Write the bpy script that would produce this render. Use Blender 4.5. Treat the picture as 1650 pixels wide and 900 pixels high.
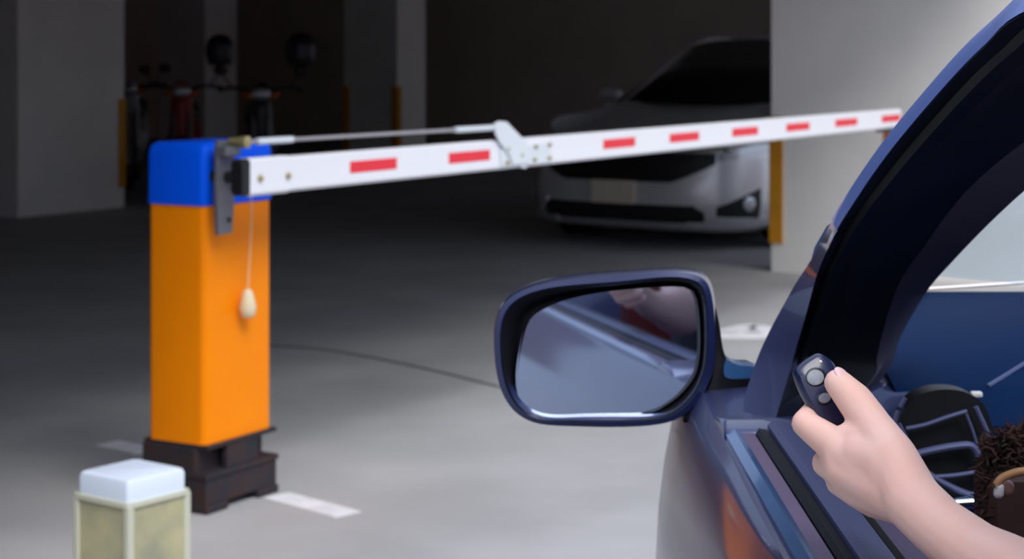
import bpy, bmesh, math, random
from mathutils import Vector, Matrix
random.seed(7)
S = bpy.context.scene
C = S.collection
for o in list(bpy.data.objects): bpy.data.objects.remove(o)

# ------------------------------------------------------------------ camera, world, sun, exposure
FPX, HZ, CH = 3000.0, 89.0, 1.3           # focal length in pixels, horizon row, camera height
cam = bpy.data.cameras.new('camera'); co = bpy.data.objects.new('camera', cam); C.objects.link(co)
cam.sensor_width = 36; cam.lens = 36*FPX/1650
cam.shift_y = -(450-HZ)/1650
cam.clip_start = .02; cam.clip_end = 200
co.location = (0, 0, CH); co.rotation_euler = (math.pi/2, 0, 0)
cam.dof.use_dof = True; cam.dof.focus_distance = 1.27
cam.dof.aperture_fstop = (cam.lens/1000)/0.0045
S.camera = co
w = bpy.data.worlds.new('world'); S.world = w; w.use_nodes = True
nt = w.node_tree; bg = nt.nodes['Background']
tc = nt.nodes.new('ShaderNodeTexCoord'); sx = nt.nodes.new('ShaderNodeSeparateXYZ')
rp = nt.nodes.new('ShaderNodeValToRGB')
nt.links.new(tc.outputs['Generated'], sx.inputs[0]); nt.links.new(sx.outputs['Z'], rp.inputs[0])
rp.color_ramp.elements[0].color = (.55, .60, .70, 1); rp.color_ramp.elements[0].position = 0
rp.color_ramp.elements[1].color = (.80, .90, 1.12, 1); rp.color_ramp.elements[1].position = .8
nt.links.new(rp.outputs[0], bg.inputs['Color']); bg.inputs['Strength'].default_value = 1.25
sl = bpy.data.lights.new('sun', 'SUN'); so = bpy.data.objects.new('sun', sl); C.objects.link(so)
sl.energy = 2.7; sl.angle = math.radians(30); sl.color = (1, .97, .93)
so.rotation_euler = Vector((-.37, .72, -1.0)).to_track_quat('-Z', 'Y').to_euler()
S.view_settings.view_transform = 'Standard'; S.view_settings.look = 'None'
S.view_settings.exposure = 0.0; S.view_settings.gamma = 1; S.view_settings.use_curve_mapping = False

# ------------------------------------------------------------------ helpers
def U(px, py, d):                          # a point of the place seen at this pixel, d metres ahead
    return Vector(((px-825)/FPX*d, d, CH-(py-HZ)/FPX*d))
def lin(c):
    return tuple((v/255/12.92 if v/255 <= .04045 else ((v/255+.055)/1.055)**2.4) for v in c)
def mat(name, rgb, rough=.5, metal=0, noise=0, scale=8, coat=0, bump=0, rgb2=None, sss=0, spec=.5):
    m = bpy.data.materials.new(name); m.use_nodes = True; t = m.node_tree; b = t.nodes['Principled BSDF']
    c = lin(rgb); b.inputs['Base Color'].default_value = (*c, 1); b.inputs['Roughness'].default_value = rough
    b.inputs['Metallic'].default_value = metal; b.inputs['Coat Weight'].default_value = coat
    b.inputs['Coat Roughness'].default_value = .06; b.inputs['Specular IOR Level'].default_value = spec
    if sss:
        b.inputs['Subsurface Weight'].default_value = sss; b.inputs['Subsurface Radius'].default_value = (.012, .005, .003)
        b.inputs['Subsurface Scale'].default_value = .6
    if noise or rgb2 or bump:
        g = t.nodes.new('ShaderNodeTexCoord'); n = t.nodes.new('ShaderNodeTexNoise'); n.inputs['Scale'].default_value = scale
        n.inputs['Detail'].default_value = 6; t.links.new(g.outputs['Object'], n.inputs['Vector'])
        if noise or rgb2:
            r = t.nodes.new('ShaderNodeValToRGB'); e = r.color_ramp.elements
            e[0].position = .35; e[1].position = .68
            c2 = lin(rgb2) if rgb2 else tuple(min(1, v*(1+noise)) for v in c)
            c1 = c if rgb2 else tuple(v*(1-noise) for v in c)
            e[0].color = (*c1, 1); e[1].color = (*c2, 1)
            t.links.new(n.outputs['Fac'], r.inputs[0]); t.links.new(r.outputs[0], b.inputs['Base Color'])
        if bump:
            bp = t.nodes.new('ShaderNodeBump'); bp.inputs['Strength'].default_value = bump; bp.inputs['Distance'].default_value = .004
            t.links.new(n.outputs['Fac'], bp.inputs['Height']); t.links.new(bp.outputs[0], b.inputs['Normal'])
    return m
def obj(name, bm, m, parent=None, smooth=True, bevel=0, seg=2, kind=None, label=None):
    bmesh.ops.recalc_face_normals(bm, faces=bm.faces[:])
    me = bpy.data.meshes.new(name); bm.to_mesh(me); bm.free()
    o = bpy.data.objects.new(name, me); C.objects.link(o)
    for mm in (m if isinstance(m, (list, tuple)) else [m]): me.materials.append(mm)
    if smooth:
        for p in me.polygons: p.use_smooth = True
        me.set_sharp_from_angle(angle=math.radians(38))
    if bevel:
        b = o.modifiers.new('bevel', 'BEVEL'); b.width = bevel; b.segments = seg; b.limit_method = 'ANGLE'; b.angle_limit = math.radians(35)
    if parent:
        o.parent = parent
        o.matrix_parent_inverse = Matrix.LocRotScale(*world_of(parent)).inverted()
    if kind: o['kind'] = kind
    if label: o['label'] = label
    return o
def world_of(p):                           # parents are built unscaled: their world place from their own and their parent's
    m = Matrix.LocRotScale(p.location, p.rotation_euler, None)
    q = p.parent
    if q: m = Matrix.LocRotScale(*world_of(q)) @ p.matrix_parent_inverse @ m
    l, r, s = m.decompose()
    return l, r, s
def thing(name, label, cat, loc=(0, 0, 0), rz=0, group=None):
    o = bpy.data.objects.new(name, None); C.objects.link(o); o.location = loc; o.rotation_euler = (0, 0, rz)
    o.empty_display_size = .1
    return tag(o, label, cat, group)
def tag(o, label, cat, group=None):
    o['label'] = label; o['category'] = cat
    if group: o['group'] = group
    return o
BM = bmesh.new
def box(bm, x0, x1, y0, y1, z0, z1, M=None):
    vs = [bm.verts.new(p) for p in ((x0,y0,z0),(x1,y0,z0),(x1,y1,z0),(x0,y1,z0),(x0,y0,z1),(x1,y0,z1),(x1,y1,z1),(x0,y1,z1))]
    for f in ((0,3,2,1),(4,5,6,7),(0,1,5,4),(1,2,6,5),(2,3,7,6),(3,0,4,7)): bm.faces.new([vs[i] for i in f])
    if M is not None: bmesh.ops.transform(bm, matrix=M, verts=vs)
    return bm
def loft(bm, rings, closed=True, cap=True):
    R = [[bm.verts.new(p) for p in r] for r in rings]
    n = len(R[0])
    for a, b in zip(R, R[1:]):
        for i in range(n if closed else n-1):
            j = (i+1) % n
            bm.faces.new((a[i], a[j], b[j], b[i]))
    if cap and closed:
        bm.faces.new(list(reversed(R[0]))); bm.faces.new(R[-1])
    return bm
def strips(bm, lines, cap=True):           # closed bar whose long edges are the given polylines
    return loft(bm, [[l[k] for l in lines] for k in range(len(lines[0]))], True, cap)
def frame_of(d):
    d = Vector(d).normalized(); a = Vector((0, 0, 1)) if abs(d.z) < .9 else Vector((1, 0, 0))
    x = a.cross(d).normalized(); return x, d.cross(x)
def tube(bm, pts, r, seg=10):
    pts = [Vector(p) for p in pts]; rings = []
    for i, p in enumerate(pts):
        d = pts[min(i+1, len(pts)-1)]-pts[max(i-1, 0)]; x, y = frame_of(d)
        rr = r[i] if isinstance(r, (list, tuple)) else r
        rings.append([p+rr*(math.cos(2*math.pi*k/seg)*x+math.sin(2*math.pi*k/seg)*y) for k in range(seg)])
    return loft(bm, rings)
def capsule(bm, a, b, ra, rb, seg=16):
    a, b = Vector(a), Vector(b); d = (b-a); L = d.length or 1e-6; d = d/L; x, y = frame_of(d); rings = []
    for k in range(1, 6):
        t = math.pi/2*k/5; rings.append((a-d*ra*math.cos(t), ra*math.sin(t)))
    for k in range(4, 0, -1):
        t = math.pi/2*k/5; rings.append((b+d*rb*math.cos(t), rb*math.sin(t)))
    rings.insert(5, (b, rb))
    R = [[c+r*(math.cos(2*math.pi*k/seg)*x+math.sin(2*math.pi*k/seg)*y) for k in range(seg)] for c, r in rings]
    return loft(bm, R)
def lathe(bm, prof, seg=24, M=None):       # prof: (r, h) along local z
    vs0 = len(bm.verts)
    rings = [[Vector((max(r, 1e-4)*math.cos(2*math.pi*k/seg), max(r, 1e-4)*math.sin(2*math.pi*k/seg), h)) for k in range(seg)] for r, h in prof]
    if M is not None: rings = [[M @ p for p in r] for r in rings]
    return loft(bm, rings)
def prism(bm, pts, off):                   # polygon pts extruded by vector off
    return loft(bm, [[Vector(p) for p in pts], [Vector(p)+Vector(off) for p in pts]])
def smooth_closed(pts, n=6):
    out = []; N = len(pts); P = [Vector(p) for p in pts]
    for i in range(N):
        p0, p1, p2, p3 = P[i-1], P[i], P[(i+1) % N], P[(i+2) % N]
        for k in range(n):
            t = k/n
            out.append(.5*((2*p1)+(p2-p0)*t+(2*p0-5*p1+4*p2-p3)*t*t+(3*p1-p0-3*p2+p3)*t**3))
    return out
def smooth_open(pts, n=5):
    P = [Vector(p) for p in pts]; out = []
    for i in range(len(P)-1):
        p0, p1, p2, p3 = P[max(i-1, 0)], P[i], P[i+1], P[min(i+2, len(P)-1)]
        for k in range(n):
            t = k/n
            out.append(.5*((2*p1)+(p2-p0)*t+(2*p0-5*p1+4*p2-p3)*t*t+(3*p1-p0-3*p2+p3)*t**3))
    out.append(P[-1]); return out
def interp(tab, y):
    if y <= tab[0][0]: return tab[0][1]
    for (a, p), (b, q) in zip(tab, tab[1:]):
        if y <= b: return p+(q-p)*(y-a)/(b-a)
    return tab[-1][1]
def fused(name, bm, m, voxel, smooth_it, parent=None):   # overlapping rounded volumes melted into one skin
    me = bpy.data.meshes.new('raw'); bm.to_mesh(me); bm.free()
    o = bpy.data.objects.new('raw', me); C.objects.link(o)
    r = o.modifiers.new('r', 'REMESH'); r.mode = 'VOXEL'; r.voxel_size = voxel
    s = o.modifiers.new('s', 'SMOOTH'); s.iterations = smooth_it; s.factor = .5
    dg = bpy.context.evaluated_depsgraph_get(); dg.update()
    me2 = bpy.data.meshes.new_from_object(o.evaluated_get(dg))
    bpy.data.objects.remove(o)
    me2.name = name; me2.materials.clear(); me2.materials.append(m)
    for p in me2.polygons: p.use_smooth = True
    q = bpy.data.objects.new(name, me2); C.objects.link(q)
    if parent:
        q.parent = parent; q.matrix_parent_inverse = Matrix.LocRotScale(*world_of(parent)).inverted()
    return q

# ------------------------------------------------------------------ materials
M_floor = mat('concrete_floor', (168, 168, 170), .75, noise=.10, scale=1.6, bump=.15)
M_wall = mat('painted_wall', (240, 238, 234), .8, noise=.04, scale=2.2)
M_darkwall = mat('garage_wall', (206, 194, 184), .9, noise=.06, scale=1.5)
M_blocker = mat('red_blocker', (104, 44, 40), .9, noise=.15, scale=3)
M_joint = mat('dark_joint', (64, 62, 60), .9)
M_ceil = mat('ceiling_concrete', (120, 116, 112), .9, noise=.05, scale=2)
M_white_line = mat('road_paint', (226, 227, 232), .6, noise=.10, scale=14)
M_orange = mat('orange_paint', (255, 140, 0), .5, noise=.03, scale=6, spec=.15)
M_blue = mat('blue_paint', (0, 92, 250), .5, spec=.12)
M_steel = mat('grey_steel', (112, 114, 122), .45, .4)
M_rust = mat('rusty_dark_steel', (40, 42, 52), .7, .3, scale=14, rgb2=(62, 44, 42))
M_black = mat('black_plastic', (16, 16, 20), .5)
M_white = mat('white_boom', (240, 241, 246), .4)
M_zinc = mat('pale_bracket', (226, 234, 240), .4, .15)
M_red = mat('red_reflective', (238, 34, 56), .45)
M_brass = mat('brass_bolt', (176, 164, 118), .4, .6)
M_rod = mat('galvanised_rod', (176, 172, 176), .4, .5)
M_cream = mat('cream_plastic', (228, 214, 178), .5)
M_yellow = mat('yellow_guard', (206, 142, 22), .6, noise=.08, scale=9)
M_paint = mat('dark_blue_car_paint', (58, 64, 104), .40, .35, coat=.55)
M_housing = mat('navy_mirror_shell', (26, 36, 78), .3, .3, coat=.6)
M_skyrail = mat('sky_sheen_drip_rail', (112, 136, 208), .4, .1, coat=.3)  # sky reflection along the roof edge, put into a lighter rail colour
M_seal = mat('rubber_seal', (11, 11, 17), .55, spec=.25)
M_mold = mat('blue_belt_molding', (52, 92, 140), .25, .2, coat=.5)
M_sill = mat('slate_blue_trim', (72, 76, 112), .5)
M_trim = mat('dark_purple_trim', (58, 54, 74), .7)
M_panel = mat('mauve_door_panel', (98, 82, 108), .7, noise=.05, scale=10)
M_dash = mat('navy_dashboard', (6, 32, 66), .7, spec=.06)
M_silver = mat('satin_silver_trim', (96, 96, 130), .5, .3)
M_chrome = mat('chrome', (226, 232, 240), .12, 1)
M_glassm = mat('mirror_glass', (200, 214, 238), .03, 1)
M_redseat = mat('dark_red_upholstery', (120, 28, 30), .8, noise=.1, scale=20)
M_tyre = mat('tyre_rubber', (22, 22, 24), .85)
M_alloy = mat('alloy_rim', (150, 152, 158), .35, .8)
M_skin = mat('skin', (244, 194, 178), .5, sss=.35, rgb2=(246, 202, 188), scale=40)
M_nail = mat('nail', (244, 200, 200), .3)
M_fob = mat('glossy_navy_fob', (22, 32, 70), .34, coat=.25)
M_fobdark = mat('fob_button_well', (10, 12, 26), .4)
M_button = mat('grey_rubber_button', (146, 152, 160), .5)
M_shirt = mat('dark_shirt', (60, 60, 74), .9)
M_hair = mat('dark_brown_hair', (40, 26, 22), .7)
M_fur = mat('brown_fur', (74, 44, 34), .9, rgb2=(40, 22, 18), scale=60)
M_leather = mat('brown_leather', (70, 42, 36), .6, noise=.2, scale=25)
M_tan = mat('tan_handle', (196, 140, 92), .45)
M_pearl = mat('pale_clasp', (232, 220, 214), .3)
def glass(name, tint, gloss=.08):
    m = bpy.data.materials.new(name); m.use_nodes = True; t = m.node_tree; t.nodes.clear()
    o = t.nodes.new('ShaderNodeOutputMaterial'); tr = t.nodes.new('ShaderNodeBsdfTransparent'); g = t.nodes.new('ShaderNodeBsdfGlossy')
    tr.inputs[0].default_value = (*tint, 1); g.inputs['Roughness'].default_value = .02; mx = t.nodes.new('ShaderNodeMixShader')
    mx.inputs[0].default_value = gloss
    t.links.new(tr.outputs[0], mx.inputs[1]); t.links.new(g.outputs[0], mx.inputs[2]); t.links.new(mx.outputs[0], o.inputs[0]); return m
M_wind = glass('windscreen_glass', (.86, .93, .98), .05)
M_darkglass = mat('dark_car_glass', (8, 8, 10), .1, spec=.5)

# ------------------------------------------------------------------ the place: building axes u (along the entrance edge) and v (into the garage)
UX = Vector((.5, .8660254, 0)); VX = Vector((-.8660254, .5, 0))
def W(u, v, z=0): return UX*u+VX*v+Vector((0, 0, z))
MUV = Matrix(((.5, -.8660254, 0, 0), (.8660254, .5, 0, 0), (0, 0, 1, 0), (0, 0, 0, 1)))
def uvbox(u0, u1, v0, v1, z0, z1): return box(BM(), u0, u1, v0, v1, z0, z1, MUV)
obj('floor', box(BM(), -30, 30, -14, 40, -.2, 0), M_floor, smooth=False, kind='structure')
V0 = 2.5
obj('ceiling', uvbox(-6, 24.6, V0, 20.4, 2.3, 2.75), M_ceil, smooth=False, kind='structure')
obj('wall_back', uvbox(-6, 24.6, 20, 20.4, 0, 2.45), M_darkwall, smooth=False, kind='structure')
obj('wall_end', uvbox(24, 24.4, V0-2.5, 20, 0, 2.45), M_darkwall, smooth=False, kind='structure')
obj('wall_left', uvbox(-6.4, -6, V0, 20.4, 0, 2.45), M_darkwall, smooth=False, kind='structure')
obj('wall_sky_blocker', uvbox(-22, 26, -9.4, -9, 0, 3), M_blocker, smooth=False, kind='structure')  # unseen wall added behind the camera to block low sky and redden reflections
obj('trim_1', uvbox(23.7, 24, 9.0, 9.35, 0, 2.45), M_darkwall, smooth=False, kind='structure')
# the light end wall beside the entrance
def uv_of(p): return p.dot(UX), p.dot(VX)
pr = U(1243, 437, 3000*1.3/(437-HZ)); ru, rv = uv_of(pr)
RW = obj('wall_right', uvbox(ru, ru+.25, rv-9, rv, 0, 4.2), M_wall, smooth=False, kind='structure')
bm = BM(); box(bm, ru-.004, ru, rv-2.02, rv-2.01, 0, 4.2, MUV); box(bm, ru-.004, ru, rv-5.2, rv-5.19, 0, 4.2, MUV)
obj('trim_2', bm, M_ceil, smooth=False, kind='structure')
# left column
pc = U(200, 333, 3000*1.3/(333-HZ)); lu, lv = uv_of(pc)
obj('column', uvbox(lu-1.25, lu, lv, lv+.9, 0, 2.45), M_wall, smooth=False, kind='structure')
# rear column
pb = U(640, 266, 22.0); bu, bv = uv_of(pb)
obj('column', uvbox(bu, bu+.62, bv, bv+.76, 0, 2.45), M_wall, smooth=False, kind='structure')
pd_ = U(330, 262, 22.6); du, dv = uv_of(pd_)
obj('column', uvbox(du, du+.62, dv, dv+.7, 0, 2.45), M_wall, smooth=False, kind='structure')
def guard(u, v, su, sv, label, z0=.17, z1=.93):    # an angle strip wrapping a corner
    t = .012; wd = .075; bm = BM()
    prof = [(0, 0), (su*wd, 0), (su*wd, -sv*t), (-su*t, -sv*t), (-su*t, sv*wd), (0, sv*wd)]
    # leg 1 runs along u on the v face, leg 2 along v on the u face
    loft(bm, [[W(u+a, v+b, z) for a, b in prof] for z in (z0, z1)])
    o = obj('corner_guard', bm, M_yellow, smooth=False, bevel=.003)
    tag(o, label, 'corner guard', 'yellow corner guards')
guard(ru, rv, 1, -1, 'bright yellow corner guard on the edge of the light wall beside the silver car')
guard(lu, lv, -1, 1, 'dim yellow corner guard on the edge of the wide grey column near the scooters')
guard(bu, bv, 1, 1, 'dark amber corner guard on the near edge of the rear column behind the boom')
guard(bu, bv+.76, 1, -1, 'faint brown corner guard on the shaded far edge of the rear column')
# markings and joint on the floor
def strip(name, pts, wd, m, z=.003):
    P = [Vector(p) for p in pts]; bm = BM(); rings = []
    for i, p in enumerate(P):
        d = P[min(i+1, len(P)-1)]-P[max(i-1, 0)]; n = Vector((-d.y, d.x, 0)).normalized()*wd/2
        rings.append([p+n+Vector((0, 0, z)), p-n+Vector((0, 0, z)), p-n, p+n])
    loft(bm, rings); return obj(name, bm, m, smooth=False, kind='structure')
def G(px, py): d = FPX*CH/(py-HZ); p = U(px, py, d); p.z = 0; return p
strip('road_marking', [G(445, 798), G(560, 829)], .095, M_white_line)
strip('road_marking', [G(172, 714), G(236, 727)], .10, M_white_line)
strip('road_marking', [G(1150, 541), G(1250, 541)], .16, M_white_line)
strip('road_marking', smooth_open([G(1172, 535), G(1190, 530), G(1212, 526), G(1232, 531), G(1250, 537)]), .12, M_white_line, .004)
strip('trim_3', smooth_open([G(430, 556), G(520, 563), G(600, 576), G(700, 597), G(800, 622), G(880, 640)]), .02, M_joint, .0015)

# ------------------------------------------------------------------ boom barrier
F = U(330, 827, 5.28); F.z = 0
T = Matrix.Translation(F) @ MUV            # local x along the boom, y into the garage, z up
bar = thing('boom_barrier', 'orange and blue parking barrier cabinet with a long white red-striped boom', 'barrier', F, math.radians(60))
def bp(px, py, t):                         # (s, z) on the plane y = t of the barrier's own frame seen at a pixel
    k = (px-825)/FPX; x0 = F.x+VX.x*t; y0 = F.y+VX.y*t
    s = (k*y0-x0)/(UX.x-k*UX.y); d = y0+UX.y*s
    return s, CH-(py-HZ)/FPX*d
def P3(s, t, z): return T @ Vector((s, t, z))
zB, zC, zT = .193, .872, 1.05
def rrect(s0, s1, t0, t1, r, n=6):
    out = []
    for cx, cy, a0 in ((s1-r, t1-r, 0), (s0+r, t1-r, 90), (s0+r, t0+r, 180), (s1-r, t0+r, 270)):
        for k in range(n+1):
            a = math.radians(a0+90*k/n); out.append((cx+r*math.cos(a), cy+r*math.sin(a)))
    return out
BW, BD = .312, .212
def rr_loft(levels, r=.022):
    bm = BM()
    loft(bm, [[P3(a, b, z) for a, b in rrect(i, BW-i, i, BD-i, max(r-i*.3, .004))] for z, i in levels]); return bm
obj('cabinet', rr_loft([(zB, 0), (zC, 0)]), M_orange, bar)
obj('cabinet_cap', rr_loft([(zC, -.004), (zC+.004, -.005), (zT-.03, -.004), (zT-.012, 0), (zT-.003, .009), (zT, .02)]), M_blue, bar)
bm = BM()
for a in ((.0, BW+.008, -.012, BD+.014, zB-.012, zB), (-.012, BW+.012, -.016, BD+.016, .098, .114), (-.008, BW+.008, -.010, BD+.012, .022, .098),
          (.012, .06, BD-.02, BD+.01, .11, zB), (.09, .235, -.008, .012, .112, zB-.01), (.01, BW-.01, .03, BD, .112, zB-.01), (-.01, .012, .03, BD+.01, .112, zB-.01)):
    box(bm, *a, T)
obj('base_frame', bm, M_rust, bar, smooth=False, bevel=.002)
for s in (.0, BW-.075):
    for t in (-.018, BD-.05):
        obj('foot', box(BM(), s-.012, s+.085, t, t+.066, 0, .024, T), M_rust, bar, smooth=False, bevel=.004)
tA = -.150                                 # front face plane of the boom is y = tA-.02
tF = tA-.022
s0, _ = bp(402, 285, tF); s1, _ = bp(1452, 190, tF)
zlo, zhi = .909, 1.010
arm_prof = [(tF, zlo+.008), (tF, zhi-.008), (tF+.008, zhi), (tF+.036, zhi), (tF+.044, zhi-.008), (tF+.044, zlo+.008), (tF+.036, zlo), (tF+.008, zlo)]
arm = obj('boom_arm', loft(BM(), [[P3(s, a, b) for a, b in arm_prof] for s in (s0, s1)]), M_white, bar)
obj('end_cap', loft(BM(), [[P3(s, tF+.022+(a-tF-.022)*k, .9595+(b-.9595)*k) for a, b in arm_prof] for s, k in ((s0-.030, .86), (s0-.024, 1.0), (s0, 1.03), (s0+.002, 1.03))]), M_black, arm, label='black rounded plastic end cap')
sc, _ = bp(463, 283, tF)
def sleeve(a, b):
    return loft(BM(), [[P3(s, tF+.022+(x-tF-.022)*1.06, .9595+(z-.9595)*1.05) for x, z in arm_prof] for s in (a, b)])
obj('clamp_sleeve', sleeve(s0+.002, sc+.012), M_white, arm)
for px, py in ((419, 287), (464, 283)):
    s, z = bp(px, py, tF-.002)
    obj('bolt', lathe(BM(), [(.010, 0), (.010, .004), (.006, .009), (.001, .010)], 12, T @ Matrix.Translation((s, tF-.002, z)) @ Matrix.Rotation(math.pi/2, 4, 'X')), M_brass, arm)
for a, b, y in ((564, 639, 270.5), (723, 789, 258), (972, 1023, 233.5), (1079, 1126, 222.5), (1180, 1221, 213), (1267, 1304, 204.5), (1346, 1381, 196.5), (1421, 1450, 189.5)):
    sa, z = bp(a, y, tF); sb, _ = bp(b, y, tF)
    obj('reflective_strip', box(BM(), sa, sb, tF-.0015, tF+.0005, .963-.0175, .963+.0175, T), M_red, arm, smooth=False, label='red reflective strip')
# folding joint
def plate(pts, t0, t1): return prism(BM(), [P3(*(lambda q: (q[0], t0, q[1]))(bp(x, y, t0))) for x, y in pts], VX*(t1-t0))
obj('joint_plate', plate([(806, 240), (886, 229), (888, 261), (850, 265), (848, 271), (840, 270), (838, 266), (808, 268)], tF-.006, tF-.0005), M_zinc, arm, smooth=False, bevel=.001, label='pale riveted joint plate')
obj('joint_lever', plate([(797, 200), (804, 195), (817, 196), (849, 229), (853, 262), (828, 266), (822, 250), (806, 229), (800, 216)], tF-.014, tF-.006), M_zinc, arm, smooth=False, bevel=.002, label='pale slanted lever')
for px, py in ((818, 240), (818, 262), (840, 250), (864, 236), (886, 233), (862, 257), (886, 254)):
    s, z = bp(px, py, tF-.01)
    obj('bolt', lathe(BM(), [(.007, -.009), (.007, .007), (.004, .011), (.001, .0115)], 10, T @ Matrix.Translation((s, tF-.007, z)) @ Matrix.Rotation(math.pi/2, 4, 'X')), M_brass, arm)
# link rod and bracket
tR = -.10
ra = bp(394, 229, tR); rb = bp(803, 205, tF-.004)
Ra = P3(ra[0], tR, ra[1]); Rb = P3(rb[0], tF-.004, rb[1])
rod = obj('link_rod', tube(BM(), [Ra, Rb], .0065), M_rod, bar)
for a, b in ((.04, .16), (.80, .97)):
    obj('rod_sleeve', tube(BM(), [Ra.lerp(Rb, a), Ra.lerp(Rb, b)], .0105), M_zinc, rod, label='white rod end sleeve')
obj('pivot_bolt', lathe(BM(), [(.014, -.05), (.014, -.01), (.019, -.01), (.019, .012), (.012, .016), (.001, .017)], 6, T @ Matrix.Translation((ra[0], tR, ra[1])) @ Matrix.Rotation(math.pi/2, 4, 'X')), M_brass, rod)
br = [bp(x, y, -.05) for x, y in ((352, 226), (379, 226), (380, 290), (375, 375), (352, 379), (350, 300))]
bk = obj('mount_bracket', prism(BM(), [P3(s, -.05, z) for s, z in br], VX*.014), M_steel, bar, smooth=False, bevel=.003)
sb_, zb_ = bp(366, 244, -.05)
obj('pivot_block', box(BM(), br[0][0]-.002, ra[0]+.012, -.078, -.034, zb_-.012, zb_+.016, T), M_steel, bk, smooth=False, bevel=.003)
obj('pivot_shaft', tube(BM(), [P3(.03, .01, .955), P3(.05, tF+.03, .955)], .018), M_black, bk)
s_, z_ = bp(370, 354, -.052)
obj('bolt', lathe(BM(), [(.008, -.003), (.008, .004), (.002, .006)], 10, T @ Matrix.Translation((s_, -.05, z_)) @ Matrix.Rotation(math.pi/2, 4, 'X')), M_black, bk)
tC = -.03
ca = bp(404, 300, tC); cb = bp(399, 470, tC); cc = bp(399, 489, tC)
cord = obj('pull_cord', tube(BM(), smooth_open([P3(ca[0], tC, .93), P3(ca[0]+.004, tC, .82), P3(cb[0], tC, cb[1])]), .0016, 6), M_cream, bar)
obj('cord_hook', tube(BM(), [P3(ca[0], tC, .93), P3(ca[0], .004, .93)], .004, 8), M_steel, cord)
obj('pull_knob', lathe(BM(), [(.001, .042), (.010, .041), (.014, .034), (.020, .012), (.025, -.010), (.022, -.030), (.014, -.039), (.001, -.042)], 20, T @ Matrix.Translation((cc[0], tC, cc[1]))), M_cream, cord, label='cream teardrop pull knob')
# rest post for the boom tip
q = bp(1434, 215, tA)
rp_ = thing('boom_rest_post', 'orange post under the far tip of the white boom', 'post', P3(q[0], tA, 0), math.radians(60))
obj('post', loft(BM(), [[P3(q[0]+a, tA+b, z) for a, b in rrect(-.035, .035, -.03, .03, .008)] for z in (0, zlo-.02)]), M_orange, rp_)
obj('cradle', box(BM(), q[0]-.10, q[0]+.10, tA-.045, tA+.045, zlo-.02, zlo, T), M_steel, rp_, smooth=False, bevel=.003)

# ------------------------------------------------------------------ lamp bollard in front
bd = 3.8; bc = U(213, 777, bd+.115); hw = .083
lp = thing('bollard_lamp', 'square cream lamp bollard with a white cap in front of the barrier', 'lamp', (bc.x, bc.y, 0), math.radians(53))
TB = Matrix.Translation((bc.x, bc.y, 0)) @ Matrix.Rotation(math.radians(53), 4, 'Z')
zt = CH-(775-HZ)/FPX*bd
M_lpane = mat('stained_cream_pane', (190, 182, 140), .3, scale=9, rgb2=(150, 150, 126), noise=.1, coat=.3)
M_lframe = mat('lamp_frame', (196, 196, 176), .5)
M_lcap = mat('white_lamp_cap', (214, 224, 240), .55)
lb = obj('body', loft(BM(), [[TB @ Vector((a, b, z)) for a, b in rrect(-hw, hw, -hw, hw, .014)] for z in (0, zt-.05)]), M_lpane, lp)
M_stain = mat('amber_stain', (150, 108, 40), .6)
for k in range(4):
    R_ = TB @ Matrix.Rotation(math.pi/2*k, 4, 'Z')
    obj('corner_post', box(BM(), hw-.014, hw+.004, hw-.014, hw+.004, 0, zt-.05, R_), M_lframe, lp, smooth=False, bevel=.004)
obj('top_rim', loft(BM(), [[TB @ Vector((a, b, z)) for a, b in rrect(-hw-.005, hw+.005, -hw-.005, hw+.005, .014)] for z in (zt-.056, zt-.046)]), M_lframe, lp)
obj('cap', loft(BM(), [[TB @ Vector((a, b, z)) for a, b in rrect(-hw-i, hw+i, -hw-i, hw+i, .012)] for z, i in ((zt-.046, -.003), (zt-.010, -.003), (zt-.003, -.006), (zt, -.013))]), M_lcap, lp)

# ------------------------------------------------------------------ near car: dark blue, seen along its driver's side
CX = 1.06                                  # the car's middle
car = thing('car', 'dark blue car with its driver window open, filling the foreground', 'car', (CX, 1.0, 0))
DX = [(-2.0, .40), (-1.8, .14), (-1.2, .02), (-.6, -.006), (1.5, -.008), (1.95, 0), (2.2, .012), (2.4, .032), (2.8, .085), (3.15, .16), (3.4, .26), (3.55, .40), (3.62, .56)]
ZT = [(-2.0, -.10), (-1.6, 0), (1.98, 0), (2.2, -.022), (2.6, -.088), (3.0, -.155), (3.4, -.225), (3.62, -.33)]
side = [(.30, .18), (.20, .22), (.172, .32), (.165, .48), (.158, .60), (.157, .70), (.161, .78), (.168, .84), (.178, .895), (.188, .928), (.199, .946)]
def sec(y):
    dx = interp(DX, y); dz = interp(ZT, y)
    out = []
    for x, z in side:
        k = max(0, (z-.45)/.5)
        out.append((x+dx, z+dz*k))
    return out
ys = [-2.0, -1.8, -1.5, -1.2, -.8, -.4, 0, .4, .8, 1.2, 1.5, 1.75, 1.95, 2.08, 2.2, 2.4, 2.6, 2.8, 3.0, 3.15, 3.3, 3.4, 3.48, 3.55, 3.6, 3.62]
bm = BM(); rings = []
for y in ys:
    l = sec(y); xe, ze = l[-1]
    top = []
    if y >= 1.95:                          # bonnet
        for k in range(1, 9):
            t = k/16; top.append((xe+(2*(CX-xe))*t, ze+.03*math.sin(math.pi*t)**.5))
    elif y <= -1.2:
        for k in range(1, 9):
            t = k/16; top.append((xe+(2*(CX-xe))*t, ze+.02*math.sin(math.pi*t)**.5))
    else:                                  # cabin: the shell turns down to the floor pan
        top = [(.215, .946), (.228, .935), (.235, .80), (.245, .5), (.26, .30), (.40, .26), (.70, .26), (CX, .26)]
    half = l+top
    full = [(x, y, z) for x, z in half]+[(2*CX-x, y, z) for x, z in reversed(half[:-1])]
    rings.append([Vector(p) for p in full])
body = obj('body', loft(bm, rings), M_paint, car)
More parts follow.
